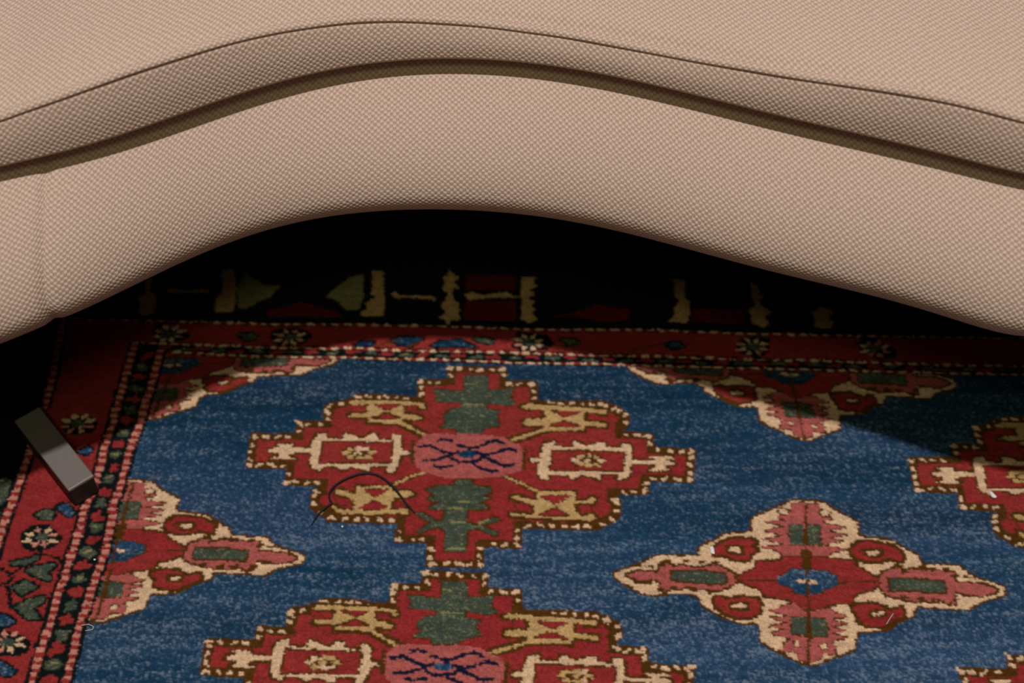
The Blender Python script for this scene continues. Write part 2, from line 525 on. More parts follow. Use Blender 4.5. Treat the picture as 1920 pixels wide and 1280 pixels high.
# outer border: pale stepped figures on a dark ground
for s in ('q:830,100 920,100 930,220 925,330 900,400 780,405 780,330 830,250', 'q:280,150 330,160 310,250 350,290 350,350 330,410 270,430 220,410 240,360 220,290 280,270',
          'q:440,235 580,245 730,240 730,260 580,265 440,262',
          'r:60,110 150,110 155,380 140,430 0,430 -20,400 40,380 20,340 100,290 60,280 80,180', 'r:200,270 240,260 260,285 400,285 530,295 520,320 480,310 300,297 230,305',
          'r:620,100 650,130 690,150 660,190 690,230 640,240 650,300 700,350 690,400 700,465 640,460 615,490 590,460 540,440 600,410 560,350 600,320 610,260 570,230 600,190 570,150 610,140',
          'r:730,280 780,258 870,280 1040,255 1090,285 1140,290 1080,300 980,295 780,315',
          'r:1145,150 1250,150 1230,180 1250,210 1200,240 1245,275 1170,300 1250,325 1210,350 1245,385 1220,410 1265,460 1200,475 1140,455 1145,400 1150,300 1140,270',
          's:270,150 390,165 380,290 420,310 405,460 270,455 310,420 310,360 350,300 310,270 320,190',
          's:840,180 890,200 900,260 940,270 890,300 920,340 980,380 940,420 980,460 920,490 850,460 840,400 820,370 870,340 850,280',
          's:1330,340 1420,380 1380,420 1420,450 1400,490 1350,500 1280,480 1280,440 1260,390'):
    pen('Y', s)
for s in ('q:935,230 1000,110 1130,210 1250,215 1190,290 1090,330 1000,380 950,380', 'q:1580,290 1750,150 1850,130 1850,300 1810,390 1740,390 1650,320'):
    pen('T', s)
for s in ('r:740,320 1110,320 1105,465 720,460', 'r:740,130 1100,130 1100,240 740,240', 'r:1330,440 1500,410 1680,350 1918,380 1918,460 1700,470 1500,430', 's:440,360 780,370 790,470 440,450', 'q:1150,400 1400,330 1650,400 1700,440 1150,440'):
    pen('M', s)  # border red darkened in the colour for the deep shade beneath the sofa
for s, c in (('m:-60,900 40,820 110,880 70,1000 -60,1090', 'G'), ('m:-40,1120 0,1100 20,1180 -40,1200', 'G')):
    pen(c, s)
pen('C', 'm:-20,850 30,848 30,862 -20,868')
# main red band
rugc.poly(inside_poly(S3, T3), R_)


def star(c, k=1.0, cols=('Y', 'G')):
    c = np.asarray(c)
    pen.blob('D', c, .0170 * k, .0118 * k, rough=.35)
    for a in np.arange(8) * math.pi / 4 + .39:
        e = np.array([math.cos(a), math.sin(a) * .72]) * k
        n = np.array([-math.sin(a), math.cos(a) * .72]) * k
        rugc.poly(np.array([c + e * .0050, c + e * .0100 + n * .0026, c + e * rng.uniform(.0145, .0165), c + e * .0100 - n * .0026]), CODE['W' if rng.random() < .35 else 'C'])
    pen.blob(cols[1], c, .0060 * k, .0040 * k)


def band_motifs(Sa, Sb, n, start, stars):
    for k in range(n):
        t = start + k * .031
        cum = np.r_[0, np.cumsum(np.hypot(*np.diff(Sa, axis=0).T))]
        a = np.array([np.interp(t, cum, Sa[:, 0]), np.interp(t, cum, Sa[:, 1])])
        cb = np.r_[0, np.cumsum(np.hypot(*np.diff(Sb, axis=0).T))]
        b = np.array([np.interp(t, cb, Sb[:, 0]), np.interp(t, cb, Sb[:, 1])])
        yield k, a, b


# left band, as measured
for s, c in (('l:70,425 200,400 270,370 275,400 180,442 90,452', 'G'), ('l:180,480 280,445 370,430 400,452 330,490 365,540 340,560 240,520', 'G'),
             ('l:80,600 180,552 265,600 150,660', 'G'), ('l:100,740 200,690 310,660 320,700 230,750 290,830 200,830', 'G'), ('l:-30,790 40,800 110,850 30,885 -30,880', 'B'),
             ('l:-30,1120 30,1140 115,1200 40,1235 -30,1200', 'B'), ('l:240,90 330,50 385,70 370,120 300,125', 'G'), ('l:395,30 470,10 520,70 500,110 430,70', 'B'),
             ('m:620,625 700,580 750,610 700,645', 'B'), ('m:300,560 400,620 380,700 300,640', 'G')):
    pen(c, s, 'D', .0020)
for s in ('l:0,470 100,520 60,570 0,590', 'l:60,640 90,760', 'l:20,560 70,640 60,760', 'l:280,360 420,400 440,450', 'l:210,440 120,480 60,520'):
    pen.line('D', s, .0018)
star(mixed('l:290,250')[0])
star(mixed('l:55,990')[0], .95)
star(mixed('m:620,400')[0], 1.05)
for k, a, b in band_motifs(S2, S3, 9, .68, None):
    c = (a + b) / 2
    if k % 3 == 0:
        star(c)
    else:
        pen.blob('G' if k % 3 == 1 else 'B', c, .013, .007, 'D', .002, rough=.35)
# top band, as measured
for s, c in (('r:200,600 280,580 440,590 350,650 260,640', 'B'), ('r:490,650 560,610 700,600 830,660 700,652 600,657', 'B'), ('r:800,590 870,585 950,610 920,635 830,615', 'G'),
             ('r:-60,640 0,610 80,620 60,645 -20,650', 'B'), ('r:1420,600 1500,590 1560,620 1480,640', 'G'), ('s:250,600 340,590 380,625 300,640', 'B'), ('q:950,560 1050,550 1090,590 1000,610', 'G')):
    pen(c, s, 'D', .0018)
for s in ('q:1320,585', 'r:1195,622', 's:855,625', 'q:450,560', 's:1700,640'):
    star(mixed(s)[0], 1.0)
for s in ('r:120,640 260,600', 'r:430,600 330,655', 'r:1300,650 1560,690', 's:0,660 240,600'):
    pen.line('K', s, .002)
# guard band, then the blue field
rugc.poly(inside_poly(S2, T2), D_)


def between(Sa, Sb, step, rx, ry, stop):
    ca = np.r_[0, np.cumsum(np.hypot(*np.diff(Sa, axis=0).T))]
    cb = np.r_[0, np.cumsum(np.hypot(*np.diff(Sb, axis=0).T))]
    t, k = step, 0
    while t < stop:
        a = np.array([np.interp(t, ca, Sa[:, 0]), np.interp(t, ca, Sa[:, 1])])
        b = np.array([np.interp(t * cb[-1] / ca[-1], cb, Sb[:, 0]), np.interp(t * cb[-1] / ca[-1], cb, Sb[:, 1])])
        c = (a + b) / 2 + rng.uniform(-.0012, .0012, 2)
        col = 'R' if k % 2 == 0 else 'G'
        pen.blob(col, c, rx * rng.uniform(.8, 1.15), ry * rng.uniform(.75, 1.1), rough=.45)
        if k % 2 == 1 and rng.random() < .5:
            pen.blob('T', c + [0, .001], rx * .45, ry * .3, rough=.3)
        t += step * rng.uniform(.9, 1.1)
        k += 1


between(S1, S2, .0118, .0062, .0048, 1.0)
between(T1, T2, .0160, .0075, .0022, 1.6)
r = rugc.mask(inside_poly(S1, T1))
rugc.c[r[1]][r[0]] = field.c[r[1]][r[0]]


def stripe(Sx, w, period, cola, colb, edge, ew, duty=.5):
    cum = np.r_[0, np.cumsum(np.hypot(*np.diff(Sx, axis=0).T))]
    P = lambda t: np.array([np.interp(t, cum, Sx[:, 0]), np.interp(t, cum, Sx[:, 1])])
    t = 0
    segs = []
    while t < cum[-1] - period:
        L = period * rng.uniform(.85, 1.15)
        segs += [(t, t + L * duty, cola), (t + L * duty, t + L, colb)]
        t += L
    for pas in (0, 1):
        for a, b, col in segs:
            A, Bp = P(a), P(b + .0004)
            d = Bp - A
            d /= np.hypot(*d) + 1e-9
            n = np.array([-d[1], d[0]])
            if pas == 0:
                q = n * (w / 2 + ew)
                rugc.poly(np.array([A + q, Bp + q, Bp - q, A - q]), CODE[edge])
            else:
                j = rng.uniform(.85, 1.15)
                q = n * w / 2 * j
                rugc.poly(np.array([A + q, Bp + q * rng.uniform(.85, 1.1), Bp - q, A - q * rng.uniform(.85, 1.1)]), CODE[col])


stripe(T1, .0021, .0108, 'C', 'R', 'D', .0011, .58)
stripe(T2, .0021, .0108, 'C', 'R', 'D', .0012, .58)
stripe(T3, .0020, .0110, 'C', 'R', 'D', .0010, .55)
stripe(S1, .0058, .0068, 'W', 'R', 'D', .0030, .5)
stripe(S2, .0058, .0068, 'W', 'R', 'D', .0030, .5)
stripe(S3, .0060, .0075, 'W', 'R', 'D', .0030, .55)


# ------------------------------------------------------------------ rug mesh
def axis(lo, f0, f1, hi, fine, coarse):
    return np.r_[np.arange(lo, f0, coarse), np.arange(f0, f1, fine), np.arange(f1, hi + coarse * .5, coarse)]


GX = axis(RX0 + .004, -.58, .60, RX1 - .006, .00094, .003)
GY = axis(RY0 + .004, .43, .90, RY1 - .006, .00085, .003)
XX, YY = np.meshgrid(GX, GY)
# every knot takes one wool colour; knots sit in slightly wandering rows
KW, KH = .00155, .00140


def cell_noise(shape, seed):
    return np.random.default_rng(seed).random(shape)


def vnoise(X, Y, sx, sy, seed):
    u = (X - RX0) / sx
    v = (Y - RY0) / sy
    iu, iv = np.floor(u).astype(int), np.floor(v).astype(int)
    fu, fv = u - iu, v - iv
    fu, fv = fu * fu * (3 - 2 * fu), fv * fv * (3 - 2 * fv)
    g = cell_noise((iv.max() + 3, iu.max() + 3), seed)
    return (g[iv, iu] * (1 - fu) + g[iv, iu + 1] * fu) * (1 - fv) + (g[iv + 1, iu] * (1 - fu) + g[iv + 1, iu + 1] * fu) * fv


wob = (vnoise(XX, YY, .03, .012, 3) - .5) * .0016
kx = np.floor((XX - RX0) / KW).astype(int)
ky = np.floor((YY + wob - RY0) / KH).astype(int)
jit = cell_noise((ky.max() + 2, kx.max() + 2), 11)
jx = (jit[ky, kx] - .5) * .0022
jit2 = cell_noise((ky.max() + 2, kx.max() + 2), 12)
jy = (jit2[ky, kx] - .5) * .0010
sx = RX0 + (kx + .5) * KW + jx
sy = RY0 + (ky + .5) * KH + jy - wob
# blend knot colour with the drawn edge so that edges stay jagged but legible
ix = np.clip(((sx * .75 + XX * .25 - RX0) / CELL).astype(int), 0, NX - 1)
iy = np.clip(((sy * .75 + YY * .25 - RY0) / CELL).astype(int), 0, NY - 1)
cls = rugc.c[iy, ix]

GAIN = 1 / 0.85
PAL = np.zeros((13, 3))
for c, v in ((B_, (33, 60, 84)), (N_, (16, 26, 44)), (R_, (136, 42, 43)), (K_, (76, 47, 17)), (C_, (206, 172, 136)), (P_, (162, 84, 78)),
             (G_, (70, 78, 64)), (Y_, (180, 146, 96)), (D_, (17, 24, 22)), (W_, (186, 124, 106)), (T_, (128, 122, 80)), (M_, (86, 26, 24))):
    PAL[c] = srgb(*v) * GAIN
col = PAL[cls]
lowr = np.clip((.70 - YY) / .20, -.4, 1.0)          # dye lots: the wool turns paler along the length
n_band = vnoise(XX, YY, .38, .024, 41)
n_knot = cell_noise((ky.max() + 2, kx.max() + 2), 21)[ky, kx]
n_fine = vnoise(XX, YY, .0016, .0010, 22)
n_streak = vnoise(XX, YY, .045, .0035, 23)
n_broad = vnoise(XX, YY, .16, .030, 24)
n_mid = vnoise(XX, YY, .010, .004, 25)
bright = (.68 + .34 * n_knot + .30 * n_fine) * (.88 + .24 * n_mid)
# worn blue wool: pale flecks gathered in streaks along the rows
isb = cls == B_
fl_amt = np.clip((n_knot * .55 + n_fine * .45) - (.79 - .22 * n_streak - .10 * n_broad - .09 * lowr), 0, 1) * 2.4
fl_amt = np.clip(fl_amt, 0, .8)
pale = srgb(114, 126, 140) * GAIN
deep = srgb(16, 45, 72) * GAIN
purp = srgb(48, 73, 102) * GAIN
teal = srgb(26, 60, 82) * GAIN
ab = np.clip((n_streak - .5) * 1.6 + .5, 0, 1)[..., None]
ton = np.clip((n_broad - .5) * 1.5 + .38 + .40 * lowr, 0, 1)[..., None]
blue = (deep * (1 - ab) + PAL[B_] * ab) * (.45) + (teal * (1 - ton) + purp * ton) * .55
blue = blue * (bright * (.70 + .42 * n_band + .14 * lowr))[..., None]
blue = blue * (1 - fl_amt[..., None]) + pale * fl_amt[..., None]
col = col * bright[..., None]
col[isb] = blue[isb]
# green wool: yellow-green flecks
isg = cls == G_
gf = np.clip((n_knot * .5 + n_fine * .5) - .60, 0, 1)[..., None] * 2.2
gcol = srgb(62, 72, 60) * GAIN * (1 - gf) + srgb(140, 138, 102) * GAIN * gf
col[isg] = (gcol * (.75 + .4 * n_mid[..., None]))[isg]
# red drifts between crimson and brick
isr = cls == R_
brick = srgb(136, 52, 42) * GAIN
col[isr] = ((col * (.55 + .45 * ton)) + brick * bright[..., None] * .45 * (1 - ton))[isr]
# slight bleeding of neighbouring tufts
cc = col.copy()
cc[1:-1, 1:-1] = .52 * col[1:-1, 1:-1] + .12 * (col[:-2, 1:-1] + col[2:, 1:-1] + col[1:-1, :-2] + col[1:-1, 2:])
col = cc
Z = RUG_Z + (n_fine - .5) * .0008 + (n_knot - .5) * .0005 + (vnoise(XX, YY, .09, .07, 31) - .5) * .0012
Z[cls == D_] -= .0004
Z[cls == K_] -= .0003
Zr = Z.copy()
edge = np.zeros_like(Z, bool)
edge[0] = edge[-1] = True
edge[:, 0] = edge[:, -1] = True
Zr[edge] = RUG_BASE + .0005

rug_m = NT('rug_wool')
at = rug_m.n('ShaderNodeAttribute', attribute_name='wool')
tc = rug_m.n('ShaderNodeTexCoord')
nz = rug_m.n('ShaderNodeTexNoise')
nz.inputs['Scale'].default_value = 900
nz.inputs['Detail'].default_value = 2
rug_m.l(tc.outputs['Object'], nz.inputs['Vector'])
mx = rug_m.n('ShaderNodeMix', data_type='RGBA', blend_type='MULTIPLY')
mx.inputs['Factor'].default_value = 1.0
rp = rug_m.n('ShaderNodeValToRGB')
rp.color_ramp.elements[0].position = .25
rp.color_ramp.elements[0].color = (.72, .72, .72, 1)
rp.color_ramp.elements[1].position = .75
rp.color_ramp.elements[1].color = (1.25, 1.25, 1.25, 1)
rug_m.l(nz.outputs['Fac'], rp.inputs['Fac'])
rug_m.l(at.outputs['Color'], mx.inputs['A'])
rug_m.l(rp.outputs['Color'], mx.inputs['B'])
rug_m.l(mx.outputs['Result'], rug_m.b.inputs['Base Color'])
rug_m.b.inputs['Roughness'].default_value = 1.0
rug_m.b.inputs['Specular IOR Level'].default_value = 0.0
rug = grid_mesh('rug', np.stack([XX, YY, Zr], -1), None, rug_m.m, flip=True)
ca = rug.data.color_attributes.new('wool', 'FLOAT_COLOR', 'POINT')
ca.data.foreach_set('color', np.concatenate([col, np.ones_like(col[..., :1])], -1).reshape(-1).astype(np.float32))
tag(rug, 'hand-knotted blue wool rug with red stepped medallions and a red border under the sofa', 'rug')

# ------------------------------------------------------------------ sofa
Z_BOT, Z_CRE, BOX_LEAN = .220, .322, -.003
BOT = [(0, 645), (100, 603), (200, 560), (300, 510), (400, 465), (500, 430), (600, 408), (700, 397), (800, 393), (900, 394), (1000, 402), (1100, 420), (1200, 445),
       (1300, 470), (1400, 495), (1500, 520), (1600, 545), (1700, 573), (1800, 600), (1920, 630)]
CRE = [(0, 315), (100, 292), (200, 263), (300, 230), (400, 196), (500, 163), (600, 137), (700, 120), (800, 114), (880, 113), (1000, 121), (1100, 136), (1200, 156),
       (1300, 180), (1400, 205), (1500, 228), (1600, 251), (1700, 275), (1800, 299), (1920, 328)]
WEL = [(0, 232), (129, 183), (258, 138), (361, 106), (500, 72), (600, 53), (700, 46), (800, 46), (900, 51), (1000, 63), (1100, 83), (1200, 103), (1300, 121), (1400, 135),
       (1555, 156), (1658, 175), (1761, 199), (1920, 232)]


def plan_curve(P, z, deg=8):
    Q = un(P, z)
    x, y = Q[:, 0], Q[:, 1]
    x0, x1 = x.min(), x.max()
    co = np.polynomial.chebyshev.Chebyshev.fit(x, y, deg)
    d0 = (np.interp(x0 + .1, x, y) - np.interp(x0, x, y)) / .1
    d1 = (np.interp(x1, x, y) - np.interp(x1 - .1, x, y)) / .1

    def fn(X):
        X = np.asarray(X, float)
        yc = co(np.clip(X, x0, x1))
        # outside the frame the front keeps sweeping forward, easing straight
        yc = yc + np.where(X < x0, (X - x0) * d0 * .8, 0) + np.where(X > x1, (X - x1) * d1 * .8, 0)
        return yc
    return fn


BOT = [(x, y + 2) for x, y in BOT]
fB, fC = plan_curve(BOT, Z_BOT, 9), plan_curve(CRE, Z_CRE, 9)
wx, wz = [], []
for p in WEL:                       # height of the cushion's edge where its boxing stands a touch proud of its foot
    zs = np.linspace(Z_CRE + .005, Z_CRE + .12, 240)
    q = np.array([un([p], z)[0] for z in zs])
    k = int(np.argmin(np.abs(q[:, 1] - (fC(q[:, 0]) - BOX_LEAN))))
    wx.append(q[k, 0])
    wz.append(zs[k])
wfit = np.polynomial.chebyshev.Chebyshev.fit(wx, wz, 6)


def zW(X):
    return wfit(np.clip(X, min(wx), max(wx)))


def fW(X):
    return fC(X) - BOX_LEAN
SX0, SX1 = -.80, .90
BACK = 1.48


def fabric(name, angle=0.0):
    k = NT(name)
    uv = k.n('ShaderNodeUVMap', uv_map='UVMap')
    nzw = k.n('ShaderNodeTexNoise')
    nzw.inputs['Scale'].default_value = 150
    nzw.inputs['Detail'].default_value = 2
    k.l(uv.outputs['UV'], nzw.inputs['Vector'])
    off = k.n('ShaderNodeVectorMath', operation='SCALE')
    off.inputs['Scale'].default_value = .0022
    sub = k.n('ShaderNodeVectorMath', operation='SUBTRACT')
    sub.inputs[1].default_value = (.5, .5, .5)
    k.l(nzw.outputs['Color'], sub.inputs[0])
    k.l(sub.outputs[0], off.inputs[0])
    add = k.n('ShaderNodeVectorMath', operation='ADD')
    k.l(uv.outputs['UV'], add.inputs[0])
    k.l(off.outputs[0], add.inputs[1])
    mp = k.n('ShaderNodeMapping')
    mp.inputs['Rotation'].default_value = (0, 0, angle)
    k.l(add.outputs[0], mp.inputs['Vector'])
    sep = k.n('ShaderNodeSeparateXYZ')
    k.l(mp.outputs['Vector'], sep.inputs[0])
    PX, PY = .0047, .0043
    cu = k.math('COSINE', k.math('MULTIPLY', sep.outputs['X'], 2 * math.pi / PX))
    cv = k.math('COSINE', k.math('MULTIPLY', sep.outputs['Y'], 2 * math.pi / PY))
    w = k.math('MULTIPLY', cu, cv)                      # half-drop rows of raised thread loops
    # warp threads peeping out between the loops of one row
    s1 = k.math('MULTIPLY', k.math('POWER', k.math('MAXIMUM', k.math('MULTIPLY', cu, -1.0), 0.0), 7.0), k.math('MAXIMUM', cv, 0.0))
    s2 = k.math('MULTIPLY', k.math('POWER', k.math('MAXIMUM', cu, 0.0), 7.0), k.math('MAXIMUM', k.math('MULTIPLY', cv, -1.0), 0.0))
    w = k.math('ADD', w, k.math('MULTIPLY', k.math('ADD', s1, s2), .95))
    w01 = k.math('MULTIPLY_ADD', w, .5)
    w01.node.inputs[2].default_value = .5
    # thread fibre noise
    nf = k.n('ShaderNodeTexNoise')
    nf.inputs['Scale'].default_value = 420
    nf.inputs['Detail'].default_value = 3
    k.l(uv.outputs['UV'], nf.inputs['Vector'])
    fac = k.math('ADD', k.math('MULTIPLY', w01, .86), k.math('MULTIPLY', nf.outputs['Fac'], .24))
    rp = k.n('ShaderNodeValToRGB')
    e = rp.color_ramp.elements
    e[0].position, e[1].position = .12, .80
    e[0].color = (*(srgb(98, 75, 55) * 1.0), 1)
    e[1].color = (*(srgb(218, 193, 173) * 1.0), 1)
    mid = e.new(.42)
    mid.color = (*(srgb(187, 160, 139) * 1.0), 1)
    k.l(fac, rp.inputs['Fac'])
    k.l(rp.outputs['Color'], k.b.inputs['Base Color'])
    k.b.inputs['Roughness'].default_value = .95
    k.b.inputs['Specular IOR Level'].default_value = .1
    bp = k.n('ShaderNodeBump')
    bp.inputs['Strength'].default_value = .75
    bp.inputs['Distance'].default_value = .0011
    k.l(fac, bp.inputs['Height'])
    k.l(bp.outputs['Normal'], k.b.inputs['Normal'])
    return k.m


FAB = fabric('beige_basket_weave')
FAB2 = fabric('beige_basket_weave_turned', math.radians(6))
BLACK = mat_plain('black_lining', (.012, .012, .012), .95, 0, .3)

sofa = bpy.data.objects.new('sofa', None)
COL.objects.link(sofa)
sofa.location = (.05, .85, RUG_Z)
sofa.empty_display_size = .1
tag(sofa, 'beige woven-fabric sofa with a curved front standing on metal bar legs', 'sofa')


def child(o):
    o.parent = sofa
    o.matrix_parent_inverse = Matrix.Translation(sofa.location).inverted()
    return o


def arc_uv(V):
    """UV in metres from a grid of points: u along the length (average row), v down the profile"""
    du = np.linalg.norm(np.diff(V, axis=0), axis=-1).mean(1)
    u = np.r_[0, np.cumsum(du)]
    dv = np.linalg.norm(np.diff(V, axis=1), axis=-1)
    v = np.concatenate([np.zeros((V.shape[0], 1)), np.cumsum(dv, 1)], 1)
    return np.stack([np.repeat(u[:, None], V.shape[1], 1), v], -1)


def base_profile(X):
    """rolled front of the base: from under the cushion, over the belly, to the underside"""
    yb, yc = fB(X), fC(X) + .034
    out = []
    d = yc - yb
    for t in np.linspace(-.6, 0, 8)[:-1]:
        out.append((yc - t * .07, np.full_like(X, Z_CRE + .012 * (1 - (1 + t / .6) ** 2))))
    n = 34
    zb = Z_BOT + .017
    for k in range(n):
        fz = 1 - k / (n - 1)
        fy = .16 * fz + .84 * fz ** 1.9
        out.append((yb - .005 + (d + .005) * fy, np.full_like(X, zb + (Z_CRE - zb) * fz)))
    for k in range(1, 9):
        a = k / 8 * math.radians(95)
        out.append((yb - .005 + .016 * (1 - math.cos(a)), np.full_like(X, zb - .022 * math.sin(a))))
    out.append((yb + .05, np.full_like(X, Z_BOT - .004)))
    return out


seam_top = un([(66, 322)], Z_CRE)[0][0]
seam_bot = un([(101, 603)], Z_BOT)[0][0]


def base_part(s0, s1, side, mat, n, dy=0.0):
    """side: +1 seam at start, -1 seam at end"""
    prof0 = base_profile(np.array([0.0]))
    m = len(prof0)
    z = np.array([p[1][0] for p in prof0])
    f = np.clip((Z_CRE - z) / (Z_CRE - Z_BOT), 0, 1)
    seam = seam_top + (seam_bot - seam_top) * f
    V = np.zeros((n, m, 3))
    tt = np.linspace(0, 1, n)
    if side > 0:
        tt = tt ** 1.25
    for j in range(m):
        a, b = (seam[j], s1) if side > 0 else (s0, seam[j])
        X = a + (b - a) * (tt if side > 0 else 1 - (1 - tt) ** 1.6)
        y, zz = base_profile(X)[j]
        dist = (X - a) if side > 0 else (b - X)
        tuck = .0034 * np.exp(-(dist / .0040) ** 2) + .0008 * np.exp(-(dist / .016) ** 2)
        V[:, j, 0] = X
        V[:, j, 1] = y + tuck + dy
        V[:, j, 2] = zz
    return V


Vr = base_part(None, SX1, 1, FAB, 220)
o = child(grid_mesh('base_panel', Vr, arc_uv(Vr), FAB))
Vl = base_part(SX0, None, -1, FAB2, 90, .0005)
o = child(grid_mesh('base_panel', Vl, arc_uv(Vl), FAB2))
o['label'] = 'beige base panel at the left of the upright seam'

# underside cloth, back and end panels closing the base
Xs = np.linspace(SX0, SX1, 60)
V = np.zeros((60, 6, 3))
for j, t in enumerate(np.linspace(0, 1, 6)):
    V[:, j, 0] = Xs
    V[:, j, 1] = (fB(Xs) + .03) * (1 - t) + BACK * t
    V[:, j, 2] = Z_BOT - .0035
child(grid_mesh('dust_cover', V, None, BLACK))
V = np.zeros((60, 4, 3))
for j, zz in enumerate((Z_BOT, .26, .32, .41)):
    V[:, j, 0], V[:, j, 1], V[:, j, 2] = Xs, BACK, zz
child(grid_mesh('back_panel', V, np.stack([V[..., 0], V[..., 2]], -1), FAB))
for sxx in (SX0, SX1):
    y0 = float(fB(np.array([sxx]))[0])
    Vg = np.zeros((12, 4, 3))
    for i, yy in enumerate(np.linspace(y0 + .01, BACK, 12)):
        for j, zz in enumerate((Z_BOT, .26, .30, .335)):
            Vg[i, j] = (sxx, max(yy, y0 + (.0 if zz < .27 else .04)), zz)
    child(grid_mesh('end_panel', Vg, np.stack([Vg[..., 1], Vg[..., 2]], -1), FAB))


# seat cushion: boxing under the welt, crowned top behind it
def cushion_rows(X):
    yc, yw, zw = fC(X), fW(X), zW(X)
    rows = []
    one = np.ones_like(X)
    # underside turning up into the boxing
    rows.append((yc + .20, (Z_CRE + .004) * one))
    rows.append((yc + .05, (Z_CRE + .002) * one))
    rows.append((yc + .016, (Z_CRE - .0005) * one))
    for k in range(7):
        a = k / 6 * math.pi / 2
        rows.append((yc + .0035 * (1 - math.sin(a)) - .001, (Z_CRE + .0035 * (1 - math.cos(a))) * one))
    for k in range(1, 13):
        t = k / 12
        bul = .0018 * math.sin(math.pi * t)
        rows.append((yc * (1 - t) + (yw + .0022) * t - bul - .001 * (1 - t), Z_CRE + .0035 + (zw - .0012 - Z_CRE - .0035) * t))
    # seam valley, then the top
    rows.append((yw + .0046, zw - .0002))
    top = [(.0066, .0008), (.0095, .0020), (.0130, .0040), (.016, .0064), (.024, .0088), (.036, .0118), (.052, .0152), (.075, .0192), (.11, .024), (.16, .029), (.23, .0335), (.32, .036), (.45, .037)]
    for dy, dz in top:
        rows.append((yw + dy, zw + dz))
    rows.append((np.full_like(X, BACK - .02), zw + .03))
    rows.append((np.full_like(X, BACK), zw + .01))
    rows.append((np.full_like(X, BACK), (Z_CRE + .004) * one))
    return rows


Xc = np.linspace(SX0 + .005, SX1 - .005, 230)
rows = cushion_rows(Xc)
V = np.zeros((len(Xc), len(rows), 3))
for j, (y, zz) in enumerate(rows):
    V[:, j, 0], V[:, j, 1], V[:, j, 2] = Xc, y, zz
# gentle fullness of the filling
V[..., 2] += np.where(np.arange(len(rows)) > 24, 1, 0)[None, :] * .0022 * np.sin(Xc * 9 + 1.0)[:, None]
cush = child(grid_mesh('seat_cushion', V, arc_uv(V), FAB, flip=True))

# piping along the cushion's front edge, with the small waviness of a sewn seam
Xp = np.linspace(SX0 + .005, SX1 - .005, 320)
yp = fW(Xp)
prng = np.random.default_rng(5)
wav = np.interp(Xp, np.linspace(SX0, SX1, 60), prng.normal(0, .0006, 60))
cen = np.stack([Xp, yp + .0049 + wav * .3, zW(Xp) + .0014 + np.interp(Xp, np.linspace(SX0, SX1, 45), prng.normal(0, .0003, 45))], -1)
tan = np.gradient(cen, axis=0)
tan /= np.linalg.norm(tan, axis=1)[:, None]
nrm = np.cross(tan, [0, 0, 1.0])
nrm /= np.linalg.norm(nrm, axis=1)[:, None]
V = np.zeros((len(Xp), 13, 3))
for j in range(13):
    a = j / 12 * 2 * math.pi
    V[:, j] = cen + .0033 * (math.cos(a) * nrm + math.sin(a) * np.array([0, 0, 1.0]))
pip = grid_mesh('piping', V, arc_uv(V), FAB)
pip.parent = cush

# ------------------------------------------------------------------ metal bar legs of the sofa
METAL = NT('satin_metal')
tc = METAL.n('ShaderNodeTexCoord')
nz = METAL.n('ShaderNodeTexNoise')
nz.inputs['Scale'].default_value = 1400
nz.inputs['Detail'].default_value = 3
METAL.l(tc.outputs['Object'], nz.inputs['Vector'])
rp = METAL.n('ShaderNodeValToRGB')
rp.color_ramp.elements[0].color = (.20, .17, .15, 1)
rp.color_ramp.elements[1].color = (.34, .295, .265, 1)
METAL.l(nz.outputs['Fac'], rp.inputs['Fac'])
METAL.l(rp.outputs['Color'], METAL.b.inputs['Base Color'])
METAL.b.inputs['Metallic'].default_value = .35
METAL.b.inputs['Roughness'].default_value = .48


def bevel_box(name, lx, ly, lz, mat, parent, r=.0016):
    import bmesh
    bm = bmesh.new()
    bmesh.ops.create_cube(bm, size=1)
    for v in bm.verts:
        v.co.x *= lx
        v.co.y *= ly
        v.co.z *= lz
    bmesh.ops.bevel(bm, geom=list(bm.edges), offset=r, segments=3, affect='EDGES', profile=.5)
    me = bpy.data.meshes.new(name)
    bm.to_mesh(me)
    bm.free()
    me.materials.append(mat)
    o = bpy.data.objects.new(name, me)
    COL.objects.link(o)
    o.parent = parent
    return o


SHADED_SIDES = mat_plain('shaded_leg_sides', (.016, .011, .008), .55, 0, .2)  # shade painted in: the leg's unlit upright faces
SHADE_BLACK = mat_plain('shade_black_post', (.002, .002, .002), .95, 0, .2)  # black put in for the dark where the bar runs under the sofa
SHADE_BLACK.node_tree.nodes['Principled BSDF'].inputs['Specular IOR Level'].default_value = .05
LEG_TOP = .0345
ends = un([(127, 918), (177, 892), (28, 785), (72, 765)], LEG_TOP)
mid_f = (ends[0] + ends[1]) / 2
mid_b = (ends[2] + ends[3]) / 2
ld = (mid_b - mid_f)[:2]
ld /= np.hypot(*ld)
lw = float(np.hypot(*(ends[0] - ends[1])[:2]))
LEN = float(np.hypot(*(mid_b - mid_f)[:2]))


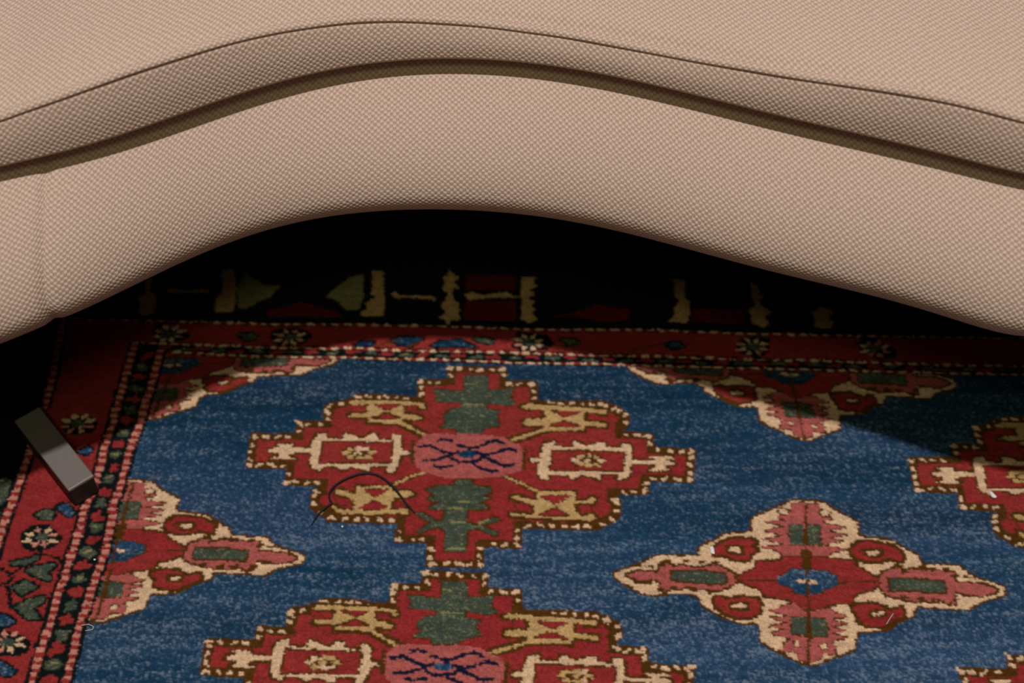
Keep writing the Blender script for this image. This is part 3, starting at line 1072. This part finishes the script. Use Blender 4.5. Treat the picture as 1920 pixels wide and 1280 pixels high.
def bar_leg(front, direction, label=None):
    h = LEG_TOP - RUG_Z - .0003
    c = np.array(front) + np.array(direction) * LEN / 2
    bar = bevel_box('leg', lw - .0006, LEN - .0006, h - .003, SHADED_SIDES, None)
    bar.location = (c[0], c[1], RUG_Z + .0003 + h / 2 - .0015)
    plate = bevel_box('lit_top_face', lw, LEN, .0034, METAL.m, bar, .0011)
    plate.location = (0, 0, h / 2 - .0002)
    plate['label'] = 'satin grey lit top face of the metal leg, split from its darkened sides'
    bar.rotation_euler = (0, 0, math.atan2(-direction[0], direction[1]))
    child(bar)
    ph = Z_BOT - LEG_TOP - .0035
    # post up to the sofa's frame; its black stands in for deep shade
    post = bevel_box('post', lw * 1.02, .30, ph + h * .98, SHADE_BLACK, bar)
    post.location = (0, LEN / 2 + .15 - .0005, ph / 2 + h * .01)
    if label:
        bar['label'] = label
    return bar


bar_leg(mid_f[:2], ld, 'metal bar leg with a lit top and sides painted in shade reaching out onto the rug border')
bar_leg((.66, .56), np.array([.45, .89]))
bar_leg((-.62, 1.0), np.array([-.05, 1.0]))
bar_leg((.70, 1.0), np.array([.05, 1.0]))


# ------------------------------------------------------------------ loose bits lying on the rug
def tube(name, P, rad, mat, seg=7):
    P = np.asarray(P, float)
    n = len(P)
    t = np.gradient(P, axis=0)
    t /= np.linalg.norm(t, axis=1)[:, None] + 1e-12
    s = np.cross(t, [0, 0, 1.0])
    s /= np.linalg.norm(s, axis=1)[:, None] + 1e-12
    u = np.cross(s, t)
    rad = np.broadcast_to(rad, n)
    V, Fc = [], []
    for i in range(n):
        for j in range(seg):
            a = 2 * math.pi * j / seg
            V.append(P[i] + rad[i] * (math.cos(a) * s[i] + math.sin(a) * u[i]))
    for i in range(n - 1):
        for j in range(seg):
            Fc.append((i * seg + j, i * seg + (j + 1) % seg, (i + 1) * seg + (j + 1) % seg, (i + 1) * seg + j))
    Fc.append(tuple(range(seg))[::-1])
    Fc.append(tuple((n - 1) * seg + j for j in range(seg)))
    return mesh_obj(name, V, Fc, mat)


def smooth_path(P, n=60):
    P = np.asarray(P, float)
    d = np.r_[0, np.cumsum(np.linalg.norm(np.diff(P, axis=0), axis=1))]
    tt = np.linspace(0, d[-1], n)
    Q = np.stack([np.interp(tt, d, P[:, k]) for k in range(P.shape[1])], 1)
    for _ in range(2):
        Q[1:-1] = (Q[:-2] + 2 * Q[1:-1] + Q[2:]) / 4
    return Q


thread_px = [(584, 983), (592, 969), (604, 956), (617, 946), (624, 943), (618, 938), (617, 930), (619, 921), (627, 911), (640, 902), (655, 895), (672, 889),
             (688, 887), (704, 889), (718, 896), (731, 906), (742, 918), (752, 930), (763, 945), (777, 960)]
tp = un(thread_px, RUG_Z + .0018)
tp[:, 2] = RUG_Z + .0013 + np.sin(np.linspace(0, math.pi, len(tp))) * .0012
tp = smooth_path(tp, 90)
th = tube('thread', tp, np.interp(np.linspace(0, 1, 90), [0, .1, .9, 1], [.0005, .00085, .0009, .0006]), mat_plain('black_thread', (.006, .006, .007), .7, 0, .2))
tag(th, 'single black thread lying in an arch across the red medallion', 'thread')

LINT = mat_plain('white_lint', (.85, .83, .80), .9, 0, .08)


def crumb(c, lx, ly, lz, rot, label, name='lint_fleck'):
    import bmesh
    bm = bmesh.new()
    bmesh.ops.create_icosphere(bm, subdivisions=2, radius=1)
    r = random.Random(int(c[0] * 1e5))
    for v in bm.verts:
        k = 1 + r.uniform(-.18, .18)
        # squarish torn scrap
        v.co.x = math.copysign(abs(v.co.x) ** .6, v.co.x) * lx * k
        v.co.y = math.copysign(abs(v.co.y) ** .6, v.co.y) * ly * k
        v.co.z = v.co.z * lz * k
    me = bpy.data.meshes.new(name)
    bm.to_mesh(me)
    bm.free()
    me.materials.append(LINT)
    o = bpy.data.objects.new(name, me)
    COL.objects.link(o)
    o.location = (c[0], c[1], RUG_Z + lz * .9 + .0004)
    o.rotation_euler = (0, 0, rot)
    return tag(o, label, 'lint')


c = un([(1335, 1032)], RUG_Z)[0]
crumb(c, .0015, .0038, .0008, .12, 'white scrap of lint at the left of the cream diamond')
c = un([(1861, 929)], RUG_Z)[0]
crumb(c, .0017, .0030, .0008, .5, 'white scrap of lint on the red medallion by the right edge')
c = un([(642, 988)], RUG_Z)[0]
crumb(c, .0008, .0008, .0006, .0, 'tiny white speck on the blue wool below the black thread')
c = un([(178, 1050)], RUG_Z)[0]
crumb(c, .0008, .0007, .0006, .0, 'tiny white speck on the pink barber stripe of the border')

PALE_HAIR = mat_plain('pale_hair', (.45, .40, .34), .8, 0, .1)
for pp, lab in (([(152, 1172), (166, 1170), (176, 1174), (174, 1180), (160, 1182)], 'pale curled hair at the foot of the cream half diamond by the border'),
                ([(1662, 1170), (1668, 1160), (1675, 1150)], 'short pale hair across the lower right flower of the cream diamond')):
    q = un(pp, RUG_Z + .0012)
    tag(tube('hair', smooth_path(q, 24), .00045, PALE_HAIR, 6), lab, 'hair')
